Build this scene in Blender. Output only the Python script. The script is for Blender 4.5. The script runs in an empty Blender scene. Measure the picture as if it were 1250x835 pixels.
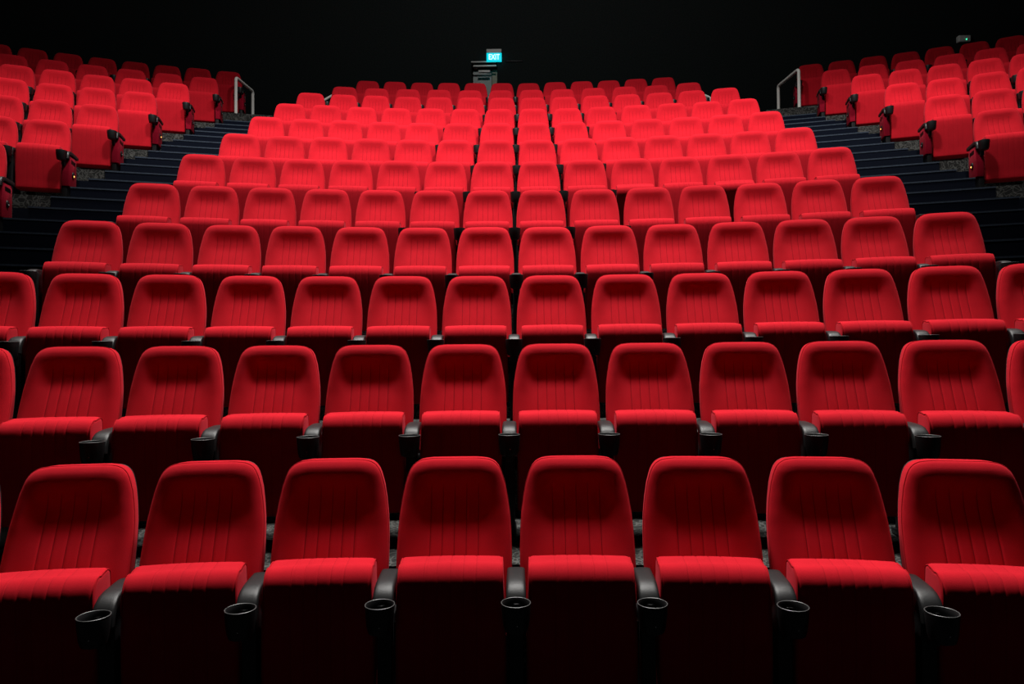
import bpy, bmesh, math, random
from mathutils import Vector, Matrix
random.seed(7)
C = bpy.context.scene.collection
PI = math.pi

# ------------------------------------------------------------------ the hall's plan
# rows of seats lie on arcs round one point in front of the screen
CY = -8.088                                   # y of the arcs' centre
PITCH = 0.55                                  # seat spacing along a row
R = [11.25, 12.213, 13.199, 14.178, 15.161, 16.159, 17.158, 18.109, 19.073, 20.06, 21.117, 22.14]
Z = [-0.471, 0.067, 0.594, 1.144, 1.714, 2.303, 2.874, 3.428, 3.986, 4.545, 5.091, 5.637]
OFF = [-0.069, -0.138, -0.097, -0.07, -0.102, -0.087, -0.056, -0.092, -0.073, -0.036, -0.076, -0.112]
FZ = [z - 1.08 for z in Z]                     # floor level of each row
LEAD = 0.80                                   # tread starts this far before the seat backs
HALF = 7.0                                    # half the centre block, in seats
F_PX = 833.0

# ------------------------------------------------------------------ materials
def new_mat(name):
    m = bpy.data.materials.new(name); m.use_nodes = True
    nt = m.node_tree; b = nt.nodes['Principled BSDF']
    return m, nt, b

def N(nt, t, **kw):
    n = nt.nodes.new(t)
    for k, v in kw.items():
        if hasattr(n, k): setattr(n, k, v)
        else: n.inputs[k].default_value = v
    return n

def fabric(name, col, pleat=True, sheen=0.25, line=0.50):
    m, nt, b = new_mat(name); L = nt.links.new
    tc = N(nt, 'ShaderNodeTexCoord')
    nz = N(nt, 'ShaderNodeTexNoise'); nz.inputs['Scale'].default_value = 9; nz.inputs['Detail'].default_value = 4
    L(tc.outputs['Object'], nz.inputs['Vector'])
    fine = N(nt, 'ShaderNodeTexNoise'); fine.inputs['Scale'].default_value = 420; fine.inputs['Detail'].default_value = 2
    L(tc.outputs['Object'], fine.inputs['Vector'])
    mp = N(nt, 'ShaderNodeMapRange'); mp.inputs['To Min'].default_value = 0.86; mp.inputs['To Max'].default_value = 1.12
    L(nz.outputs['Fac'], mp.inputs['Value'])
    mp2 = N(nt, 'ShaderNodeMapRange'); mp2.inputs['To Min'].default_value = 0.80; mp2.inputs['To Max'].default_value = 1.18
    L(fine.outputs['Fac'], mp2.inputs['Value'])
    mul = N(nt, 'ShaderNodeMath', operation='MULTIPLY'); L(mp.outputs[0], mul.inputs[0]); L(mp2.outputs[0], mul.inputs[1])
    last = mul.outputs[0]
    # each chair's cloth a little different
    oi = N(nt, 'ShaderNodeObjectInfo')
    mp3 = N(nt, 'ShaderNodeMapRange'); mp3.inputs['To Min'].default_value = 0.92; mp3.inputs['To Max'].default_value = 1.06
    L(oi.outputs['Random'], mp3.inputs['Value'])
    mu3 = N(nt, 'ShaderNodeMath', operation='MULTIPLY'); L(last, mu3.inputs[0]); L(mp3.outputs[0], mu3.inputs[1]); last = mu3.outputs[0]
    if pleat:
        # stitched thread in the pleats, five lines 53 mm apart
        sx = N(nt, 'ShaderNodeSeparateXYZ'); L(tc.outputs['Object'], sx.inputs[0])
        a = N(nt, 'ShaderNodeMath', operation='DIVIDE'); L(sx.outputs['X'], a.inputs[0]); a.inputs[1].default_value = 0.053
        r_ = N(nt, 'ShaderNodeMath', operation='ROUND'); L(a.outputs[0], r_.inputs[0])
        d = N(nt, 'ShaderNodeMath', operation='SUBTRACT'); L(a.outputs[0], d.inputs[0]); L(r_.outputs[0], d.inputs[1])
        ab = N(nt, 'ShaderNodeMath', operation='ABSOLUTE'); L(d.outputs[0], ab.inputs[0])
        ln = N(nt, 'ShaderNodeMapRange'); ln.inputs['From Min'].default_value = 0.015; ln.inputs['From Max'].default_value = 0.055
        ln.inputs['To Min'].default_value = line; ln.inputs['To Max'].default_value = 1.0; L(ab.outputs[0], ln.inputs['Value'])
        ax = N(nt, 'ShaderNodeMath', operation='ABSOLUTE'); L(sx.outputs['X'], ax.inputs[0])
        gt = N(nt, 'ShaderNodeMath', operation='GREATER_THAN'); L(ax.outputs[0], gt.inputs[0]); gt.inputs[1].default_value = 0.114
        mx = N(nt, 'ShaderNodeMath', operation='MAXIMUM'); L(ln.outputs[0], mx.inputs[0]); hi = N(nt, 'ShaderNodeMapRange'); hi.inputs['From Min'].default_value = .80; hi.inputs['From Max'].default_value = .90
        L(sx.outputs['Z'], hi.inputs['Value'])
        m2 = N(nt, 'ShaderNodeMath', operation='MAXIMUM'); L(gt.outputs[0], m2.inputs[0]); L(hi.outputs[0], m2.inputs[1])
        L(m2.outputs[0], mx.inputs[1])
        mm = N(nt, 'ShaderNodeMath', operation='MULTIPLY'); L(last, mm.inputs[0]); L(mx.outputs[0], mm.inputs[1]); last = mm.outputs[0]
    vm = N(nt, 'ShaderNodeVectorMath', operation='SCALE'); vm.inputs[0].default_value = col
    L(last, vm.inputs['Scale'])
    L(vm.outputs['Vector'], b.inputs['Base Color'])
    b.inputs['Roughness'].default_value = 0.95
    b.inputs['Specular IOR Level'].default_value = 0.08
    b.inputs['Sheen Weight'].default_value = sheen
    b.inputs['Sheen Roughness'].default_value = 0.45
    b.inputs['Sheen Tint'].default_value = (1.0, 0.12, 0.16, 1)
    bp = N(nt, 'ShaderNodeBump'); bp.inputs['Strength'].default_value = 0.35; bp.inputs['Distance'].default_value = 0.002
    L(fine.outputs['Fac'], bp.inputs['Height']); L(bp.outputs['Normal'], b.inputs['Normal'])
    return m

def plain(name, col, rough, spec=0.5, metal=0.0, bump=0.0, scale=200, var=0.15):
    m, nt, b = new_mat(name); L = nt.links.new
    tc = N(nt, 'ShaderNodeTexCoord')
    nz = N(nt, 'ShaderNodeTexNoise'); nz.inputs['Scale'].default_value = scale; nz.inputs['Detail'].default_value = 3
    L(tc.outputs['Object'], nz.inputs['Vector'])
    mp = N(nt, 'ShaderNodeMapRange'); mp.inputs['To Min'].default_value = 1 - var; mp.inputs['To Max'].default_value = 1 + var
    L(nz.outputs['Fac'], mp.inputs['Value'])
    vm = N(nt, 'ShaderNodeVectorMath', operation='SCALE'); vm.inputs[0].default_value = col
    L(mp.outputs[0], vm.inputs['Scale']); L(vm.outputs['Vector'], b.inputs['Base Color'])
    b.inputs['Roughness'].default_value = rough; b.inputs['Specular IOR Level'].default_value = spec; b.inputs['Metallic'].default_value = metal
    if bump:
        bp = N(nt, 'ShaderNodeBump'); bp.inputs['Strength'].default_value = bump; bp.inputs['Distance'].default_value = 0.003
        L(nz.outputs['Fac'], bp.inputs['Height']); L(bp.outputs['Normal'], b.inputs['Normal'])
    return m

def glow(name, col, strength):
    m, nt, b = new_mat(name)
    b.inputs['Base Color'].default_value = (*[c * 0.5 for c in col], 1); b.inputs['Roughness'].default_value = 0.4
    b.inputs['Emission Color'].default_value = (*col, 1); b.inputs['Emission Strength'].default_value = strength
    return m

def floral(name):
    m, nt, b = new_mat(name); L = nt.links.new
    tc = N(nt, 'ShaderNodeTexCoord')
    nz = N(nt, 'ShaderNodeTexNoise'); nz.inputs['Scale'].default_value = 6; nz.inputs['Detail'].default_value = 2
    L(tc.outputs['Object'], nz.inputs['Vector'])
    mixv = N(nt, 'ShaderNodeMix', data_type='VECTOR'); mixv.inputs['Factor'].default_value = 0.35
    L(tc.outputs['Object'], mixv.inputs[4]); L(nz.outputs['Color'], mixv.inputs[5])
    wv = N(nt, 'ShaderNodeTexVoronoi', feature='DISTANCE_TO_EDGE'); wv.inputs['Scale'].default_value = 22
    L(mixv.outputs[1], wv.inputs['Vector'])
    cr = N(nt, 'ShaderNodeValToRGB')
    cr.color_ramp.elements[0].position = 0.03; cr.color_ramp.elements[0].color = (0.085, 0.085, 0.080, 1)
    cr.color_ramp.elements[1].position = 0.12; cr.color_ramp.elements[1].color = (0.020, 0.020, 0.019, 1)
    L(wv.outputs['Distance'], cr.inputs['Fac']); L(cr.outputs['Color'], b.inputs['Base Color'])
    b.inputs['Roughness'].default_value = 0.95; b.inputs['Specular IOR Level'].default_value = 0.1
    return m

RED = (0.54, 0.0098, 0.0200)
M = dict(
    red=fabric('red_upholstery', RED),
    red_seat=fabric('red_seat_upholstery', RED, line=0.84),
    piping=fabric('red_piping', (0.46, 0.008, 0.015), pleat=False),
    panel=fabric('crimson_panel_cloth', (0.34, 0.006, 0.024), pleat=False, sheen=0.1),
    black=plain('black_plastic', (0.011, 0.011, 0.012), 0.42, 0.4, bump=0.15, scale=500),
    arm=plain('black_armrest_rubber', (0.011, 0.011, 0.0115), 0.45, 0.33, bump=0.2, scale=450),
    rim=plain('grey_worn_rim', (0.055, 0.055, 0.055), 0.45, 0.5),
    steel=plain('black_steel', (0.009, 0.009, 0.010), 0.5, 0.4),
    screw=plain('screw_metal', (0.5, 0.5, 0.5), 0.25, 0.5, metal=1.0),
    plate=plain('black_plate', (0.006, 0.006, 0.006), 0.3, 0.5),
    rail=plain('pale_painted_tube', (0.82, 0.80, 0.74), 0.4, 0.4, scale=40, var=0.06),
    navy=plain('navy_carpet', (0.0018, 0.0036, 0.0100), 0.95, 0.1, bump=0.5, scale=160, var=0.35),
    nosing=plain('worn_nosing', (0.030, 0.042, 0.062), 0.8, 0.2, scale=60, var=0.7),
    carpet=floral('grey_figured_carpet'),
    wall=plain('black_acoustic_wall', (0.018, 0.023, 0.022), 0.95, 0.1, bump=0.6, scale=30, var=0.5),
    blackfloor=plain('black_floor_carpet', (0.007, 0.007, 0.008), 0.95, 0.1, scale=80, var=0.3),
    ceil=plain('black_ceiling', (0.006, 0.006, 0.006), 0.95, 0.1, scale=20),
    door=plain('grey_door_paint', (0.50, 0.52, 0.49), 0.6, 0.3, scale=6, var=0.12),
    jamb=plain('olive_door_jamb', (0.42, 0.41, 0.30), 0.6, 0.3, scale=8),
    frame=plain('dark_frame', (0.02, 0.02, 0.021), 0.5, 0.4),
    pale=plain('pale_metal_strip', (0.85, 0.85, 0.81), 0.4, 0.4, scale=30),
    box=plain('grey_white_housing', (0.72, 0.74, 0.70), 0.5, 0.3, scale=10, var=0.08),
    exit=glow('cyan_lit_panel', (0.0, 0.68, 0.80), 1.0),
    exit_text=glow('white_lit_letters', (0.75, 1.0, 1.0), 1.25),
    led=glow('green_led', (0.05, 0.9, 0.45), 1.6),
    amber=glow('amber_aisle_lamp', (1.0, 0.42, 0.10), 2.6),
    lens=plain('clear_lamp_lens', (0.3, 0.3, 0.3), 0.1, 0.8),
)

# ------------------------------------------------------------------ mesh helpers
def link(name, me, mat, parent=None):
    o = bpy.data.objects.new(name, me); C.objects.link(o)
    if mat is not None: me.materials.append(mat)
    if parent is not None: o.parent = parent
    return o

def from_bm(bm, name, smooth=True, angle=40):
    bmesh.ops.recalc_face_normals(bm, faces=bm.faces)
    me = bpy.data.meshes.new(name); bm.to_mesh(me); bm.free()
    if smooth:
        me.polygons.foreach_set('use_smooth', [True] * len(me.polygons))
        me.set_sharp_from_angle(angle=math.radians(angle))
    return me

def bm_box(bm, x0, x1, y0, y1, z0, z1, bev=0.0, seg=2):
    r = bmesh.ops.create_cube(bm, size=1.0)
    for v in r['verts']:
        v.co = Vector(((x0 + x1) / 2 + v.co.x * (x1 - x0), (y0 + y1) / 2 + v.co.y * (y1 - y0), (z0 + z1) / 2 + v.co.z * (z1 - z0)))
    if bev:
        es = {e for v in r['verts'] for e in v.link_edges}
        bmesh.ops.bevel(bm, geom=list(es), offset=bev, segments=seg, profile=0.5, affect='EDGES')

def bm_lathe(bm, prof, c=(0, 0, 0), n=28):
    rings = []
    for r, z in prof:
        if r < 1e-5: rings.append([bm.verts.new((c[0], c[1], c[2] + z))])
        else: rings.append([bm.verts.new((c[0] + r * math.cos(2 * PI * i / n), c[1] + r * math.sin(2 * PI * i / n), c[2] + z)) for i in range(n)])
    for a, b in zip(rings, rings[1:]):
        for i in range(n):
            j = (i + 1) % n
            if len(a) == 1 and len(b) == 1: continue
            if len(a) == 1: bm.faces.new((a[0], b[i], b[j]))
            elif len(b) == 1: bm.faces.new((a[i], a[j], b[0]))
            else: bm.faces.new((a[i], a[j], b[j], b[i]))

def bm_tube(bm, pts, r, n=10, closed=False):
    pts = [Vector(p) for p in pts]; m = len(pts); rings = []
    up = None
    for i, p in enumerate(pts):
        if closed: t = pts[(i + 1) % m] - pts[i - 1]
        else: t = pts[min(i + 1, m - 1)] - pts[max(i - 1, 0)]
        t.normalize()
        if up is None:
            up = Vector((0, 0, 1)) if abs(t.z) < 0.9 else Vector((1, 0, 0))
        a = (up - t * up.dot(t))
        if a.length < 1e-4: a = t.orthogonal()
        a.normalize(); up = a; b = t.cross(a)
        rings.append([bm.verts.new(p + a * (r * math.cos(2 * PI * k / n)) + b * (r * math.sin(2 * PI * k / n))) for k in range(n)])
    prs = list(zip(rings, rings[1:])) + ([(rings[-1], rings[0])] if closed else [])
    for a, b in prs:
        for k in range(n): bm.faces.new((a[k], a[(k + 1) % n], b[(k + 1) % n], b[k]))
    if not closed:
        bm.faces.new(rings[0][::-1]); bm.faces.new(rings[-1])

def smooth01(a, b, x):
    t = max(0.0, min(1.0, (x - a) / (b - a))); return t * t * (3 - 2 * t)

# ------------------------------------------------------------------ the seat
# local frame of a seat: x across, -y towards the screen, z up; the middle of the back's top edge is (0, 0, 1.0)
LEAN = math.tan(math.radians(16.5))
BH = 0.60                                       # height of the back pad
OUT = [(0.0, .105), (.0025, .132), (.006, .155), (.012, .170), (.020, .183), (.035, .197), (.052, .2065), (.075, .215), (.11, .2255), (.17, .237), (.24, .2465), (.30, .2505), (.38, .2525), (.45, .252), (.52, .250), (BH, .246)]

def half_w(drop):
    for (a, wa), (b, wb) in zip(OUT, OUT[1:]):
        if drop <= b: return wa + (wb - wa) * (drop - a) / (b - a)
    return OUT[-1][1]

# outline as a dense polyline (right half) for edge distances
_pl = [(i * .105 / 10, 0.0) for i in range(11)]
for i in range(1, 181):
    t = BH * (i / 180) ** 2
    _pl.append((half_w(t), t))

def edge_dist(x, drop):
    x = abs(x); best = 9
    for (x0, d0), (x1, d1) in zip(_pl, _pl[1:]):
        dx, dd = x1 - x0, d1 - d0; q = dx * dx + dd * dd
        if q < 1e-14: continue
        t = max(0, min(1, ((x - x0) * dx + (drop - d0) * dd) / q))
        e = (x - x0 - t * dx) ** 2 + (drop - d0 - t * dd) ** 2
        if e < best: best = e
    return math.sqrt(best)

def pad_depth(x, drop):
    """how far the cushion stands forward of the leaning plane"""
    # up the middle: lumbar swell below, hollow above it, head roll under the top edge
    c = 0.0
    P = [(0.0, .046), (.03, .045), (.06, .039), (.09, .029), (.12, .020), (.15, .0145), (.18, .0125), (.21, .0145), (.25, .021), (.30, .0305), (.36, .041), (.42, .048), (.50, .051), (BH, .050)]
    for (a, pa), (b, pb) in zip(P, P[1:]):
        if a <= drop <= b:
            t = (drop - a) / (b - a); c = pa + (pb - pa) * t; break
    # sides: shallow wings that hold the sitter
    Q = [(0.0, .044), (.05, .043), (.12, .035), (.20, .029), (.28, .029), (.36, .034), (.45, .042), (BH, .046)]
    s = 0
    for (a, pa), (b, pb) in zip(Q, Q[1:]):
        if a <= drop <= b: s = pa + (pb - pa) * (drop - a) / (b - a); break
    k = 1 - smooth01(.105, .205, abs(x))
    return s + (c - s) * k

def pleat_groove(x, drop):
    g = 0
    if drop > .045:
        for n in range(-2, 3):
            d = abs(x - .053 * n)
            if d < .006: g = max(g, (1 - d / .006))
    return -.0026 * g * smooth01(.10, .19, drop)

def make_backrest():
    us = [0.0]
    xs_c = []
    for n in range(-2, 3):
        for d in (-.0062, -.003, 0, .003, .0062): xs_c.append(.053 * n + d)
        if n < 2: xs_c += [.053 * n + .0175, .053 * n + .0355]
    xs_c = sorted(xs_c)
    fr = [.06, .14, .24, .36, .5, .62, .72, .80, .86, .91, .95, .975, .99, 1.0]   # from the pleats to the outline
    drops = [0, .0012, .003, .006, .010, .015, .021, .028, .036, .046, .058, .072, .09, .11, .13, .15, .17, .19, .21, .23, .25, .27, .29, .315, .34, .365, .39, .415, .44, .465, .49, .52, .55, .58, BH]
    bm = bmesh.new(); front = []; back = []
    TH = .062
    for d in drops:
        w = half_w(d)
        lim = xs_c[-1]
        if w > lim + .004:
            row = [-(lim + (w - lim) * f) for f in reversed(fr)] + xs_c + [lim + (w - lim) * f for f in fr]
        else:
            row = [x * (w / lim) * .90 for x in xs_c]
            row = [-w + (w * .10) * (1 - f) for f in reversed(fr)] + row + [w - (w * .10) * (1 - f) for f in fr]
        rf, rb = [], []
        for x in row:
            e = edge_dist(x, d)
            re = .048 + .036 * (1 - smooth01(.07, .22, d))
            rnd = 0 if e >= re else .030 * (1 - math.sqrt(max(0, 1 - ((re - e) / re) ** 2)))
            p = (pad_depth(x, d) + pleat_groove(x, d)) - rnd
            yb = -d * LEAN
            crown = .004 * (1 - (x / .26) ** 2)
            z = 1.0 - d - .004 + crown * (1 - d / BH)
            rf.append(bm.verts.new((x, yb - p, z)))
            e2 = 0 if e >= .022 else .022 - math.sqrt(max(0, .022 ** 2 - (.022 - e) ** 2))
            rb.append(bm.verts.new((x, yb + TH - e2, z)))
        front.append(rf); back.append(rb)
    n = len(front[0])
    for G, flip in ((front, 0), (back, 1)):
        for a, b in zip(G, G[1:]):
            for i in range(n - 1):
                f = (a[i], a[i + 1], b[i + 1], b[i])
                bm.faces.new(f[::-1] if flip else f)
    # the band round the outline
    loopf = front[0] + [r[-1] for r in front[1:]] + front[-1][::-1][1:] + [r[0] for r in front[::-1][1:-1]]
    loopb = back[0] + [r[-1] for r in back[1:]] + back[-1][::-1][1:] + [r[0] for r in back[::-1][1:-1]]
    for i in range(len(loopf)):
        j = (i + 1) % len(loopf)
        bm.faces.new((loopf[i], loopb[i], loopb[j], loopf[j]))
    return from_bm(bm, 'backrest', angle=75)

def outline_pts(inset=0.0, dmax=BH, dy=0.0):
    pts = []
    seq = [i / 40 for i in range(41)]
    right = [(half_w(dmax * t * t), dmax * t * t) for t in reversed(seq)]
    top = [(.105 * (1 - i / 8), 0) for i in range(1, 8)]
    half = right + top + [(0, 0)]
    full = half + [(-x, d) for x, d in reversed(half[:-1])]
    for x, d in full:
        s = max(0.0, (abs(x) - inset)) / max(abs(x), 1e-6)
        pts.append((x * s, -d * LEAN + dy - pad_depth(x, d), 1.0 - d - (inset if d < .02 else inset * max(0, 1 - d / .1))))
    return pts

def make_piping():
    bm = bmesh.new(); bm_tube(bm, outline_pts(.0008, BH, .031), .0030, 8)
    return from_bm(bm, 'piping')

def make_shell():
    """black plastic shell behind the pad"""
    bm = bmesh.new(); rows = []
    drops = [0.004, .008, .016, .03, .05, .08, .12, .2, .3, .4, .5, .6, .66]
    for d in drops:
        w = (half_w(min(d, BH)) - .004) if d > .01 else half_w(d) - .004
        row = []
        for k in range(13):
            f = -1 + 2 * k / 12
            bulge = .034 * (1 - f * f) ** .5 if abs(f) < 1 else 0
            bulge *= min(1, d / .05)
            row.append((w * f, -d * LEAN + .064 + bulge, 1.0 - d - .003))
        rows.append(row)
    G = [[bm.verts.new(p) for p in r] for r in rows]
    H = [[bm.verts.new((p[0] * .985, p[1] - (.020 if abs(p[0]) > 0 else .02), p[2] - .002)) for p in r] for r in rows]
    for g in (G, H):
        for a, b in zip(g, g[1:]):
            for i in range(12): bm.faces.new((a[i], a[i + 1], b[i + 1], b[i]))
    for (ga, ha) in ((G[0], H[0]), (G[-1], H[-1])):
        for i in range(12): bm.faces.new((ga[i], ga[i + 1], ha[i + 1], ha[i]))
    for side in (0, 12):
        for a, b, c, d in zip(G, G[1:], H, H[1:]): bm.faces.new((a[side], b[side], d[side], c[side]))
    return from_bm(bm, 'back_shell', angle=50)

PIV = Vector((0, -.285, .33))                   # hinge of the tip-up cushion
def cushion_profile():
    """(y, z) round the folded cushion, from the rear bottom up the sitting face, over the front edge, down the underside"""
    def arc(cy, cz, ry, rz, a0, a1, n):
        return [(cy + ry * math.cos(math.radians(a0 + (a1 - a0) * i / n)), cz + rz * math.sin(math.radians(a0 + (a1 - a0) * i / n))) for i in range(n + 1)]
    p = []
    p += arc(-.262, .110, .035, .035, -90, 0, 5)
    p += [(-.221, .2), (-.214, .3), (-.214, .4), (-.220, .5)]
    p += arc(-.262, .589, .040, .030, 0, 80, 6)
    p += [(-.29, .6145)]
    p += arc(-.332, .528, .064, .084, 75, 180, 12)
    p += [(-.395, .47), (-.390, .40), (-.384, .3), (-.378, .2), (-.372, .14)]
    p += arc(-.345, .100, .027, .025, 180, 270, 5)
    return p

def make_cushion():
    prof = cushion_profile(); n = len(prof)
    cx = sum(p[0] for p in prof) / n; cz = sum(p[1] for p in prof) / n
    xs = []
    for k in range(-2, 3):
        for d in (-.005, -.0025, 0, .0025, .005): xs.append(.053 * k + d)
        if k < 2: xs += [.053 * k + .0175, .053 * k + .0355]
    HW = .226
    xs = [-HW + t for t in (0, .001, .003, .007, .013, .02, .035, .06, .09)] + xs + [HW - t for t in (.09, .06, .035, .02, .013, .007, .003, .001, 0)]
    bm = bmesh.new(); rings = []
    for x in xs:
        e = HW - abs(x); rr = .020
        ins = 0 if e >= rr else rr - math.sqrt(max(0, rr * rr - (rr - e) ** 2))
        g = 0
        for k in range(-2, 3):
            d = abs(x - .053 * k)
            if d < .005: g = max(g, 1 - d / .005)
        ring = []
        for i, (y, z) in enumerate(prof):
            y0, z0 = prof[i - 1]; y1, z1 = prof[(i + 1) % n]
            ty, tz = y1 - y0, z1 - z0; l = math.hypot(ty, tz)
            ny, nz = -tz / l, ty / l                     # outward is checked below
            if ny * (y - cx) + nz * (z - cz) < 0: ny, nz = -ny, -nz
            gd = .0018 * g if z > .47 else .0004 * g
            puff = .005 * (1 - (x / HW) ** 2)
            k = -ins - gd + puff
            taper = 1 - .045 * smooth01(.30, .58, z)     # front edge is narrower than the rear
            ring.append(bm.verts.new((x * taper, y + ny * k - PIV.y, z + nz * k - PIV.z)))
        rings.append(ring)
    for a, b in zip(rings, rings[1:]):
        for i in range(n): bm.faces.new((a[i], a[(i + 1) % n], b[(i + 1) % n], b[i]))
    bm.faces.new(rings[0][::-1]); bm.faces.new(rings[-1])
    return from_bm(bm, 'seat_cushion', angle=60)

def make_cushion_piping(sgn):
    prof = cushion_profile(); bm = bmesh.new()
    # one seam round each end of the cushion
    pts = [(sgn * .2215 * (1 - .045 * smooth01(.30, .58, z)), y - PIV.y, z - PIV.z) for y, z in prof]
    cy = sum(p[1] for p in pts) / len(pts); cz = sum(p[2] for p in pts) / len(pts)
    pts = [(x, y + (cy - y) * .045, z + (cz - z) * .022) for x, y, z in pts]
    j = next(q for q in range(len(pts)) if pts[q][2] + PIV.z > .40)          # the seam shows round the front edge only
    bm_tube(bm, [p for p in pts[j:] if p[2] + PIV.z > .40], .0032, 6)
    return bm

def make_hinge(s):
    bm = bmesh.new()
    a, b = sorted((s * .2265, s * .240)); bm_box(bm, a, b, -.31, -.25, .29, .37, .004)
    return from_bm(bm, 'hinge')

ARM = [(-.182, .538), (-.185, .549), (-.190, .554), (-.21, .555), (-.28, .554), (-.335, .551), (-.375, .543), (-.405, .527), (-.425, .506), (-.437, .479), (-.442, .444)]
def make_armrest(sgn=0):
    """sgn +1 / -1: the longer armrest at the end of a row, set a little outwards so that it runs back past the seat"""
    path = ARM if not sgn else [(-.05, .530), (-.053, .546), (-.06, .552), (-.10, .555)] + ARM[3:]
    bm = bmesh.new(); secs = []
    m = len(path)
    for i, (y, z) in enumerate(path):
        y0, z0 = path[max(0, i - 1)]; y1, z1 = path[min(m - 1, i + 1)]
        t = Vector((0, y1 - y0, z1 - z0)).normalized(); nrm = Vector((0, -t.z, t.y))
        if nrm.z < 0 or (abs(nrm.z) < .3 and nrm.y > 0): nrm = -nrm
        hw = .038 + .002 * smooth01(-.2, -.42, y); th = .030
        if sgn: hw, th = .036, .040
        if i == 0: hw, th = .034, .022
        c = Vector((0, y, z)); sec = []
        prof = [(-hw, -th), (-hw, -.007), (-hw + .003, -.0025), (-hw + .010, 0), (-hw * .5, .0012), (0, .0016), (hw * .5, .0012), (hw - .010, 0), (hw - .003, -.0025), (hw, -.007), (hw, -th)]
        for a, b in prof: sec.append(bm.verts.new(Vector((a + sgn * .020, 0, 0)) + c + nrm * b))
        secs.append(sec)
    k = len(secs[0])
    for a, b in zip(secs, secs[1:]):
        for i in range(k): bm.faces.new((a[i], a[(i + 1) % k], b[(i + 1) % k], b[i]))
    bm.faces.new(secs[0]); bm.faces.new(secs[-1][::-1])
    return from_bm(bm, 'armrest', angle=50)

CUP = (0, -.500, .513)
def make_cup():
    bm = bmesh.new()
    prof = [(.0570, 0), (.0575, -.004), (.055, -.04), (.050, -.085), (.044, -.105), (.030, -.112), (0, -.112), (0, -.098), (.030, -.097), (.042, -.09), (.0475, -.06), (.0505, -.02), (.0535, -.002), (.0550, 0), (.0570, 0)]
    bm_lathe(bm, prof, CUP)
    bm_box(bm, -.026, .026, -.455, -.425, .430, .492, .004)       # bracket that carries it
    return from_bm(bm, 'cup_holder', angle=40)

def make_rim():
    bm = bmesh.new()
    pts = [(CUP[0] + .0562 * math.cos(2 * PI * i / 32), CUP[1] + .0562 * math.sin(2 * PI * i / 32), CUP[2]) for i in range(32)]
    bm_tube(bm, pts, .0022, 6, closed=True)
    return from_bm(bm, 'rim')

def make_screw(z):
    bm = bmesh.new()
    bmesh.ops.create_uvsphere(bm, u_segments=8, v_segments=6, radius=.004, matrix=Matrix.Translation((.004, CUP[1] - .0535 + (0.513 - z) * .06, z)) @ Matrix.Scale(.6, 4, (0, 1, 0)))
    return from_bm(bm, 'screw')

def make_stand():
    bm = bmesh.new()
    bm_box(bm, -.028, .028, -.392, -.316, -.05, .520, .006)
    bm_box(bm, -.020, .020, -.325, -.225, -.05, .525, .006)
    bm_box(bm, -.016, .016, -.24, -.07, -.05, .36, .006)
    bm_box(bm, -.018, .018, -.44, -.35, .36, .50, .006)
    bm_box(bm, -.035, .035, -.42, -.06, -.078, -.046, .006)
    for y in (-.38, -.10):
        bm_lathe(bm, [(0, .040), (.009, .040), (.009, .030), (.009, .02)], (0, y, -.078), 8)
    return from_bm(bm, 'stand', angle=40)

def make_end_panel(sgn):
    """upholstered box under the aisle armrest; sgn +1: the aisle lies on +x"""
    bm = bmesh.new()
    pts = [(-.405, .13), (-.41, .30), (-.395, .455), (-.375, .485), (-.16, .500), (-.135, .49), (-.125, .47), (-.125, .14)]
    a = [bm.verts.new((-.026 if sgn > 0 else -.052, y, z)) for y, z in pts]
    b = [bm.verts.new((.052 if sgn > 0 else .026, y, z)) for y, z in pts]
    bm.faces.new(a); bm.faces.new(b[::-1])
    for i in range(len(pts)):
        j = (i + 1) % len(pts); bm.faces.new((a[i], b[i], b[j], a[j]))
    bmesh.ops.bevel(bm, geom=[e for e in bm.edges], offset=.007, segments=2, profile=.5, affect='EDGES')
    return from_bm(bm, 'end_panel')

def make_plate(sgn):
    bm = bmesh.new(); x = sgn * .0525
    r = bmesh.ops.create_cube(bm, size=1.0)
    for v in r['verts']: v.co = Vector((x + v.co.x * .006, -.255 + v.co.y * .15, .435 + v.co.z * .045))
    bmesh.ops.bevel(bm, geom=list(bm.edges), offset=.0015, segments=1, affect='EDGES')
    return from_bm(bm, 'number_plate', False)

def make_lamp_hood(sgn):
    bm = bmesh.new()
    m = Matrix.Translation((sgn * .057, -.27, .285)) @ Matrix.Diagonal((.014, .034, .040, 1))
    bmesh.ops.create_uvsphere(bm, u_segments=14, v_segments=10, radius=1, matrix=m)
    return from_bm(bm, 'aisle_lamp')

def make_lamp_lens(sgn):
    bm = bmesh.new()
    m = Matrix.Translation((sgn * .068, -.277, .272)) @ Matrix.Diagonal((.007, .011, .010, 1))
    bmesh.ops.create_uvsphere(bm, u_segments=10, v_segments=8, radius=1, matrix=m)
    return from_bm(bm, 'lens')

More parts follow.
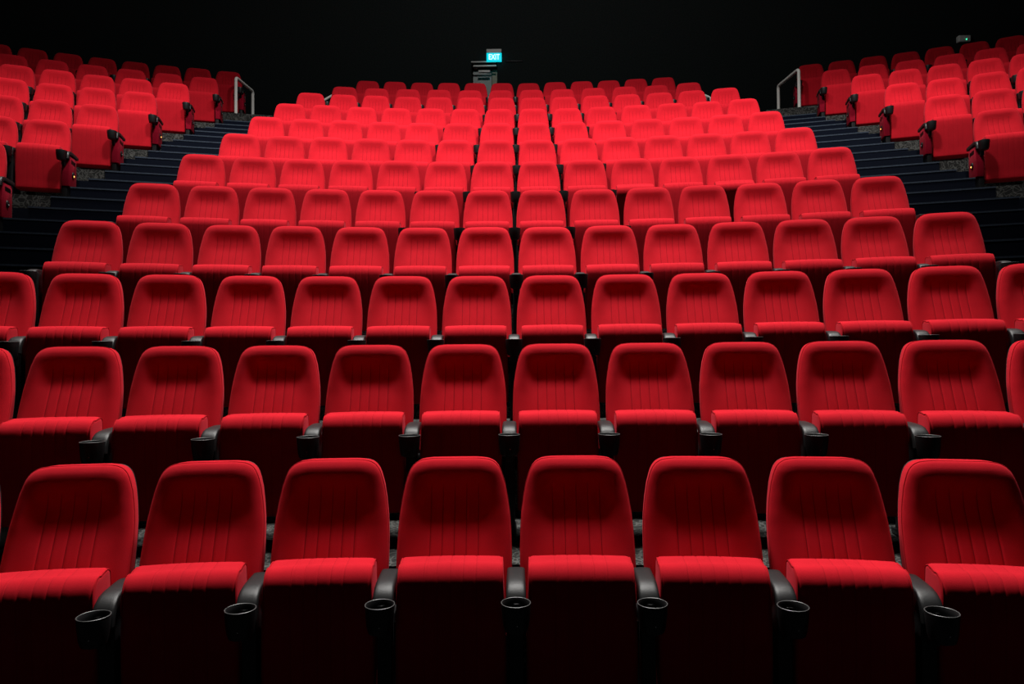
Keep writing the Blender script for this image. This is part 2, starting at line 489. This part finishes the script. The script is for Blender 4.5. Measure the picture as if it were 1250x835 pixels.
ME = dict(back=make_backrest(), shell=make_shell(), cushion=make_cushion(), bpipe=make_piping(), arm=make_armrest(), cup=make_cup(), rim=make_rim(),
          s1=make_screw(.466), s2=make_screw(.442), arm1=make_armrest(1), stand=make_stand())
ME['arm-1'] = make_armrest(-1)
for s in (-1, 1): ME['hinge%d' % s] = make_hinge(s); ME['cpipe%d' % s] = from_bm(make_cushion_piping(s), 'seam_piping')
for s in (-1, 1):
    ME['end%d' % s] = make_end_panel(s); ME['plate%d' % s] = make_plate(s); ME['hood%d' % s] = make_lamp_hood(s); ME['lens%d' % s] = make_lamp_lens(s)
MM = dict(back='red', shell='black', cushion='red_seat', bpipe='piping', arm='arm', cup='black', rim='rim', s1='screw', s2='screw', stand='steel')
for s in (-1, 1):
    MM['arm%d' % s] = 'arm'; MM['hinge%d' % s] = 'steel'; MM['cpipe%d' % s] = 'piping'; MM['end%d' % s] = 'panel'; MM['plate%d' % s] = 'plate'; MM['hood%d' % s] = 'black'
for k, m in MM.items(): ME[k].materials.append(M[m])

UP = .08                                        # the seats stand this much higher than their drawing's zero
def part(name, key, parent, loc=None, mat=None):
    o = bpy.data.objects.new(name, ME[key]); C.objects.link(o); o.parent = parent
    if loc is not None: o.location = loc
    if parent.parent is None and parent.type == 'EMPTY': o.location.z += UP
    if mat is not None:
        if not ME[key].materials: ME[key].materials.append(mat)
        o.material_slots[0].link = 'OBJECT'; o.material_slots[0].material = mat
    return o

def on_line(o, s, i, step=1.0):
    """puts a part on the line midway to the next seat along the arc of row i"""
    d = s * .5 * PITCH * step / R[i]
    o.location = (R[i] * math.sin(d), R[i] * math.cos(d) - R[i], UP); o.rotation_euler.z = -d
    return o

def add_arm(root, s, i, fine, outer=False):
    st, a, c = (on_line(part(n, key, root), s, i) for n, key in (('stand', 'stand'), ('armrest', 'arm%d' % s if outer else 'arm'), ('cup_holder', 'cup')))
    if fine:
        part('rim', 'rim', c); part('screw', 's1', c); part('screw', 's2', c)
    return a

def make_seat(i, k, where, label, group, arms, tilt=0.0, end=0, lamp=None, outer=()):
    """i: row 0..11, k: place along the row in seats from the middle"""
    th = k * PITCH / R[i]
    root = bpy.data.objects.new('cinema_seat', None); C.objects.link(root)
    root.empty_display_size = .2
    root.location = (R[i] * math.sin(th), CY + R[i] * math.cos(th), FZ[i]); root.rotation_euler = (0, 0, -th)
    root['label'] = label; root['category'] = 'seat'; root['group'] = group
    fine = i < 4
    b = part('backrest', 'back', root)
    sh = part('back_shell', 'shell', root)
    b.rotation_euler.x = sh.rotation_euler.x = random.uniform(-.016, .016)
    if i < 7: part('piping', 'bpipe', b)
    c = part('seat_cushion', 'cushion', root, PIV); c.rotation_euler.x = tilt
    if tilt > .2: c.scale.x = .955
    if i < 6:
        part('piping', 'cpipe1', c); part('piping', 'cpipe-1', c)
    if fine:
        part('hinge', 'hinge1', root); part('hinge', 'hinge-1', root)
    for s in arms: add_arm(root, s, i, fine, s in outer)
    if end:
        e = on_line(part('end_panel', 'end%d' % end, root), end, i)
        part('number_plate', 'plate%d' % end, e)
        part('aisle_lamp', 'hood%d' % end, e)
        part('lamp_lens', 'lens%d' % end, e, None, M['amber'] if lamp else M['lens'])
    return root

# camera rig maths (also tells which seats lie in the frame)
YAW, PITCHA, ROLL, CAMX = -0.0110, 0.0195, -0.0076, -0.0144
fwd0 = Vector((math.sin(YAW), math.cos(YAW), 0)); rgt0 = Vector((math.cos(YAW), -math.sin(YAW), 0)); up0 = Vector((0, 0, 1))
fwd = fwd0 * math.cos(PITCHA) + up0 * math.sin(PITCHA); up1 = up0 * math.cos(PITCHA) - fwd0 * math.sin(PITCHA)
rgt = rgt0 * math.cos(ROLL) + up1 * math.sin(ROLL); up2 = up1 * math.cos(ROLL) - rgt0 * math.sin(ROLL)
CAM = Vector((CAMX, 0, 0))
def px(p):
    d = Vector(p) - CAM; z = d.dot(fwd)
    return 625 + F_PX * d.dot(rgt) / z, 417.5 - F_PX * d.dot(up2) / z

def in_view(i, k, margin=2):
    th = k * PITCH / R[i]; xs, ys = [], []
    for x in (-.25, .25):
        for y, z in ((-.4, .08), (-.36, .55), (-.1, .6), (0, .97), (-.06, .8)):
            c, s = math.cos(-th), math.sin(-th)
            wx = R[i] * math.sin(th) + c * x - s * y; wy = CY + R[i] * math.cos(th) + s * x + c * y
            if wy < .3: return False
            a, b = px((wx, wy, FZ[i] + z + .08)); xs.append(a); ys.append(b)
    return max(xs) > margin and min(xs) < 1250 - margin and min(ys) < 833

ORD = ['first', 'second', 'third', 'fourth', 'fifth', 'sixth', 'seventh', 'eighth', 'ninth', 'tenth', 'eleventh', 'twelfth', 'thirteenth', 'fourteenth']
ROWN = ['front row'] + [ORD[i] + ' row from the front' for i in range(1, 11)] + ['rearmost row']
HALFDOWN = {(5, 9): 0.42, (5, 11): 0.50}
for i in range(12):
    if i < 10: ks = [OFF[i] + n + .5 for n in range(-7, 7)]
    elif i == 10: ks = [OFF[i] + (n + .5) * 1.0749 for n in range(-6, 6)]
    else: ks = [OFF[i] + n + .5 for n in range(-6, 6)]
    seen = [(n, k) for n, k in enumerate(ks) if in_view(i, k)]
    for q, (n, k) in enumerate(seen):
        arms = (1,) if q else (-1, 1)
        pos = ORD[q] + ' from the left' if q < len(seen) / 2 else (ORD[len(seen) - 1 - q] + ' from the right' if q < len(seen) - 1 else 'rightmost')
        if q == 0: pos = 'leftmost'
        tilt = HALFDOWN.get((i, n), random.uniform(-.035, .02))
        kind = 'red seat, cushion half lowered' if (i, n) in HALFDOWN else 'red folded-up cinema seat'
        lab = f'{kind}, centre block, {ROWN[i]}, {pos}'
        make_seat(i, k, 'c', lab, 'red seats of the centre block', arms, tilt, outer=((-1,) if n == 0 else (1,) if n == len(ks) - 1 else ()))

# the two side blocks run on along the same arcs beyond the aisles
LAMPS_ON = {(-1, 6), (-1, 8), (1, 6), (1, 8)}
for sg, nm in ((-1, 'left'), (1, 'right')):
    for i in range(3, 12):
        step = 1.0749 if i == 10 else 1.0
        ks = [sg * (10.5 + n * step) - (.1 if sg < 0 else -.06) * 0 for n in range(0, 9)]
        for n, k in enumerate(ks):
            if not in_view(i, k, 1): continue
            back = ['rearmost row', 'second row from the back', 'third row from the back', 'fourth row from the back', 'fifth row from the back', 'sixth row from the back', 'seventh row from the back', 'eighth row from the back', 'ninth row from the back'][11 - i]
            pos = 'on the aisle' if n == 0 else ORD[n] + ' from the aisle'
            lab = f'red folded-up cinema seat, {nm} side block, {back}, {pos}'
            make_seat(i, k, nm, lab, f'red seats of the {nm} side block', (-sg,), random.uniform(-.03, .02),
                      end=-sg if n == 0 else 0, lamp=(sg, i) in LAMPS_ON, outer=(-sg,) if n == 0 else ())

# ------------------------------------------------------------------ floor, aisles, walls
def arc_pt(r, k, rk, z):
    """point at radius r in the direction of seat place k of a row of radius rk"""
    th = k * PITCH / rk
    return (r * math.sin(th), CY + r * math.cos(th), z)

def bm_sector(bm, r0, r1, a0, a1, z0, z1, n):
    """solid ring sector; a0, a1: (k at r0) as metres along x-like arc length, i.e. angles = s / r"""
    grid = []
    for r in (r0, r1):
        for z in (z0, z1):
            grid.append([bm.verts.new((r * math.sin((a0 + (a1 - a0) * i / n) / r), CY + r * math.cos((a0 + (a1 - a0) * i / n) / r), z)) for i in range(n + 1)])
    b0, t0, b1, t1 = grid
    for i in range(n):
        bm.faces.new((t0[i], t0[i + 1], t1[i + 1], t1[i])); bm.faces.new((b0[i], b1[i], b1[i + 1], b0[i + 1]))
        bm.faces.new((b0[i], b0[i + 1], t0[i + 1], t0[i])); bm.faces.new((b1[i], t1[i], t1[i + 1], b1[i + 1]))
    for i in (0, n): bm.faces.new((b0[i], t0[i], t1[i], b1[i]))

def structure(name, me, mat):
    o = link(name, me, mat); o['kind'] = 'structure'; return o

AISLE0, AISLE1 = 7.24 * PITCH, 9.58 * PITCH
bm = bmesh.new()
bm_box(bm, -13, 13, -6, 16.4, FZ[0] - .3, FZ[0])
dark_faces = list(bm.faces)
for i in range(1, 12):
    r0 = R[i] - LEAD; r1 = (R[i + 1] - LEAD + .02) if i < 11 else R[i] + 2.2
    bm_sector(bm, r0, r1, -AISLE0, AISLE0, FZ[0] - .1, FZ[i], 24)
    for s in (-1, 1):
        a, b = sorted((s * (AISLE1 if i < 11 else 8.5 * PITCH), s * 22 * PITCH)); bm_sector(bm, r0, r1, a, b, FZ[0] - .1, FZ[i], 24)
for f in dark_faces: f.material_index = 1                       # plain black floor in front of the raised rows
structure('floor', from_bm(bm, 'floor', False), M['carpet']).data.materials.append(M['blackfloor'])

for s, nm in ((-1, 'left'), (1, 'right')):
    bm = bmesh.new(); edges = []
    for i in range(1, 12):
        h = (FZ[i] - FZ[i - 1]) / 3; run = (R[i] - R[i - 1]) / 3
        for j in range(3):
            z1 = FZ[i - 1] + h * (j + 1); r0 = R[i] - LEAD - run * (2 - j); r1 = r0 + run + .012
            if i == 11 and j == 2: break                # the head of the aisle is the rearmost platform itself
            if i == 11 and j == 1: r1 = R[i] + 2.2
            out = 9.56 if not (i == 11 and j == 1) else 8.48
            a, b = sorted((s * 7.26 * PITCH, s * out * PITCH))
            bm_sector(bm, r0, r1, a, b, FZ[i - 1] - .5, z1, 6); edges.append((r0, a, b, z1))
            if j == 1 and i < 11:                                  # the middle step runs on under the end of the side row
                a2, b2 = sorted((s * 9.5 * PITCH, s * 9.95 * PITCH)); bm_sector(bm, R[i - 1] - .02, r1, a2, b2, FZ[i - 1] - .5, z1, 2)
    st = link('aisle_stairs', from_bm(bm, 'aisle_stairs', False), M['navy'])
    st['label'] = f'navy carpeted aisle stairs between the centre block and the {nm} side block'
    st['category'] = 'stairs'; st['group'] = 'aisle stairs'
    for r0, a, b, z1 in edges:
        bm = bmesh.new(); bm_sector(bm, r0 - .004, r0 + .03, a, b, z1 - .016, z1 + .0015, 6)
        link('nosing', from_bm(bm, 'nosing', False), M['nosing'], st)

def wall(name, x0, x1, y0, y1, z0, z1, mat):
    bm = bmesh.new(); bm_box(bm, x0, x1, y0, y1, z0, z1); return structure(name, from_bm(bm, name, False), mat)
WY = 16.4                                       # face of the back wall
# back wall with the opening of the exit in it
def at(u, v, y):
    """world point on the plane y seen at photo pixel (u, v)"""
    d = fwd + rgt * ((u - 625) / F_PX) + up2 * ((417.5 - v) / F_PX); t = (y - CAM.y) / d.y
    return CAM + d * t
dl, dr = at(576.5, 90, WY + .3).x, at(607.5, 90, WY + .3).x
dtop = at(590, 75.5, WY).z; dbase = FZ[11]
bm = bmesh.new()
bm_box(bm, -13.2, dl, WY, WY + .5, FZ[0], 10.2); bm_box(bm, dr, 13.2, WY, WY + .5, FZ[0], 10.2)
bm_box(bm, dl, dr, WY, WY + .5, dtop, 10.2); bm_box(bm, dl, dr, WY, WY + .5, FZ[0], dbase)
structure('wall_back', from_bm(bm, 'wall_back', False), M['wall'])
wall('wall_left', -13.4, -13.0, -6, WY + .5, FZ[0], 10.2, M['wall'])
wall('wall_right', 13.0, 13.4, -6, WY + .5, FZ[0], 10.2, M['wall'])
wall('wall_front', -13.4, 13.4, -6.3, -6.0, FZ[0], 10.2, M['wall'])
wall('ceiling', -13.4, 13.4, -6.3, WY + .5, 10.2, 10.5, M['ceil'])

# exit door in its recess
def pbox(u0, u1, v0, v1, y0, y1, name, mat, parent=None, bev=.004):
    a = at(u0, v0, y0); b = at(u1, v1, y0)
    bm = bmesh.new(); bm_box(bm, a.x, b.x, y0, y1, b.z, a.z, bev); return link(name, from_bm(bm, name), mat, parent)
door = bpy.data.objects.new('door_1', None); C.objects.link(door); door.location = ((dl + dr) / 2, WY + .3, dbase); door['kind'] = 'structure'
door['label'] = 'grey exit door in a dark recess under the lit exit sign'; door['category'] = 'door'
def dpart(o): o.parent = door; o.location = -door.location; return o
bm = bmesh.new(); b1 = at(577.5, 87, WY + .3); b2 = at(600, 87, WY + .3)
bm_box(bm, b1.x, b2.x, WY + .30, WY + .345, dbase + .02, b1.z, .004); dpart(link('door_leaf', from_bm(bm, 'door_leaf'), M['door']))
bm = bmesh.new(); b3 = at(600.6, 86, WY + .3); bm_box(bm, b3.x, dr - .004, WY + .26, WY + .36, dbase + .02, b3.z, .004); dpart(link('door_jamb', from_bm(bm, 'door_jamb'), M['jamb']))
o = pbox(577.5, 606, 79.4, 80.9, WY - .045, WY - .005, 'head_strip', M['pale']); dpart(o)
o = pbox(577, 607, 82, 85, WY + .27, WY + .36, 'door_head', M['frame']); dpart(o)
o = pbox(584, 598.3, 85.6, 87.8, WY + .02, WY + .09, 'door_closer', M['pale']); dpart(o)
o = pbox(578.5, 583, 82.8, 84.0, WY + .25, WY + .28, 'hinge_plate', M['box']); dpart(o)
tr = pbox(575, 605.5, 74.7, 75.8, WY - .03, WY + .01, 'trim_1', M['box'], None, .003); tr['kind'] = 'structure'
tr = pbox(617.5, 638, 74.0, 74.7, WY - .03, WY + .01, 'trim_2', M['frame'], None, .003); tr['kind'] = 'structure'

# lit exit sign above the door
sg_y = WY - .14
a = at(593.8, 59.8, sg_y); b = at(612.3, 74.2, sg_y)
sign = bpy.data.objects.new('exit_sign', None); C.objects.link(sign); sign.location = ((a.x + b.x) / 2, sg_y, b.z)
sign['label'] = 'cyan lit exit sign with white letters above the rear door'; sign['category'] = 'sign'
def spart(o): o.parent = sign; o.location = -sign.location; return o
split = at(603, 64, sg_y).z
bm = bmesh.new(); bm_box(bm, a.x, b.x, sg_y, sg_y + .12, split, a.z, .006); bm_box(bm, (a.x + b.x) / 2 - .05, (a.x + b.x) / 2 + .05, sg_y + .09, WY + .005, split + .01, a.z - .01)
spart(link('housing', from_bm(bm, 'housing'), M['box']))
bm = bmesh.new(); bm_box(bm, a.x, b.x, sg_y + .03, sg_y + .07, b.z, split, .004); lp = spart(link('lit_panel', from_bm(bm, 'lit_panel'), M['exit']))
fc = bpy.data.curves.new('letters_curve', 'FONT'); fc.body = 'EXIT'; fc.align_x = 'CENTER'; fc.align_y = 'CENTER'; fc.size = .185; fc.extrude = .003; fc.offset = .001
tmp = bpy.data.objects.new('letters_tmp', fc); C.objects.link(tmp)
dg = bpy.context.evaluated_depsgraph_get(); me = bpy.data.meshes.new_from_object(tmp.evaluated_get(dg)); bpy.data.objects.remove(tmp)
me.materials.clear(); me_w = max(v.co.x for v in me.vertices) - min(v.co.x for v in me.vertices)
tx = link('letters', me, M['exit_text'], lp)
tx.rotation_euler = (PI / 2, 0, 0); tx.scale.x = .26 / me_w; tx.location = ((a.x + b.x) / 2, sg_y + .026, (b.z + split) / 2)

# small safety lamp on the rear wall at the right
a = at(1170.5, 42.5, WY - .12); b = at(1186, 50.5, WY - .12)
el = bpy.data.objects.new('emergency_light', None); C.objects.link(el); el.location = ((a.x + b.x) / 2, WY, b.z)
el['label'] = 'small grey emergency light box with a green indicator on the rear wall'; el['category'] = 'light'
bm = bmesh.new(); bm_box(bm, a.x, b.x, WY - .12, WY + .003, b.z, a.z, .03, 3)
o = link('housing', from_bm(bm, 'housing'), M['box'], el); o.location = -el.location
c = at(1180.2, 47.6, WY - .13)
bm = bmesh.new(); bmesh.ops.create_uvsphere(bm, u_segments=10, v_segments=8, radius=.016, matrix=Matrix.Translation(Vector((c.x, WY - .122, c.z))))
o = link('indicator', from_bm(bm, 'indicator'), M['led'], el); o.location = -el.location

# handrails at the head of the aisles
def rail_thing(p_near, p_far, z0n, z0f, label, r=.030):
    z0n += .004; z0f += .004
    base = Vector((p_near[0], p_near[1], z0n))
    t = bpy.data.objects.new('handrail', None); C.objects.link(t); t.location = base
    t['label'] = label; t['category'] = 'handrail'; t['group'] = 'pale tubular handrails'
    pn, pf = Vector(p_near) - base, Vector(p_far) - base
    d = (pf - pn).normalized(); dn = Vector((0, 0, -1)); q = .07
    def bend(c, a, b): return [c + a * q * (1 - s) ** 2 + b * q * s ** 2 for s in (0, .2, .4, .6, .8, 1)]
    bm = bmesh.new(); bm_tube(bm, bend(pn, dn, d) + bend(pf, -d, dn), r, 12); link('top_rail', from_bm(bm, 'top_rail'), M['rail'], t)
    for p, z0 in ((pn, z0n), (pf, z0f)):
        bm = bmesh.new(); bm_tube(bm, [p + dn * (q - .002), Vector((p.x, p.y, z0 - base.z))], r, 12)
        bm_lathe(bm, [(0, .012), (r * 1.6, .012), (r * 1.7, 0), (0, 0)], (p.x, p.y, z0 - base.z), 14)
        link('post', from_bm(bm, 'post'), M['rail'], t)
yN, yF = 12.75, 13.55
a = at(288, 94.5, yN); b = at(308.5, 111.5, yF)
rail_thing(a, b, FZ[11], FZ[11], 'pale tubular handrail at the head of the left aisle beside the rearmost side seat')
a = at(975, 84.5, yN); b = at(950, 105, yF)
rail_thing(a, b, FZ[11], FZ[11], 'pale tubular handrail at the head of the right aisle beside the rearmost side seat')
a = at(409, 114.5, 13.35); b = at(393, 124.0, 13.35)
rail_thing(a, b, FZ[11], FZ[11], 'end of a pale handrail behind the left end of the tenth centre row', .024)
a = at(850, 112.5, 13.35); b = at(868, 119.5, 13.35)
rail_thing(a, b, FZ[11], FZ[11], 'end of a pale handrail behind the right end of the tenth centre row', .024)

# ------------------------------------------------------------------ light: downlights in the ceiling over the fourth and fifth rows
def downlight(loc, power, half=84, col=(1, .97, .93), aim=(0, 0, -1), soft=.45):
    l = bpy.data.lights.new('ceiling_downlight', 'SPOT'); l.energy = power; l.color = col
    l.spot_size = math.radians(2 * half); l.spot_blend = 1.0; l.shadow_soft_size = soft
    o = bpy.data.objects.new('ceiling_downlight', l); C.objects.link(o); o.location = loc
    o.rotation_euler = Vector(aim).to_track_quat('-Z', 'Y').to_euler(); return o
for x in (-1.3, 1.3):
    downlight((x, 5.8, 9.2), 3500, 38, aim=(0, -.45, -1))
    downlight((x, 5.45, 9.25), 2250, 44, aim=(0, .62, -1))
for x in (-4.8, 4.8): downlight((x, 6.9, 9.6), 2400, 48, aim=(x * .01, .14, -1))
fill = bpy.data.lights.new('fill_light', 'POINT'); fill.energy = 400; fill.shadow_soft_size = .3  # added dim fill, no real fixture: lifts rear wall, door and back rows
fill_ob = bpy.data.objects.new('fill_light', fill); C.objects.link(fill_ob); fill_ob.location = (0, 8.0, 9.6)
w = bpy.data.worlds.new('hall'); bpy.context.scene.world = w; w.use_nodes = True
w.node_tree.nodes['Background'].inputs[0].default_value = (0, 0, 0, 1); w.node_tree.nodes['Background'].inputs[1].default_value = 0

# ------------------------------------------------------------------ camera
cd = bpy.data.cameras.new('camera'); cd.sensor_width = 36; cd.lens = 36 * F_PX / 1250; cd.clip_start = .05; cd.clip_end = 100
cam = bpy.data.objects.new('camera', cd); C.objects.link(cam)
m = Matrix((rgt, up2, -fwd)).transposed().to_4x4(); m.translation = CAM; cam.matrix_world = m
S = bpy.context.scene; S.camera = cam
S.view_settings.view_transform = 'Standard'; S.view_settings.look = 'None'; S.view_settings.gamma = 1; S.view_settings.use_curve_mapping = False
S.view_settings.exposure = 0
S.cycles.max_bounces = 8
S.cycles.sample_clamp_indirect = 4
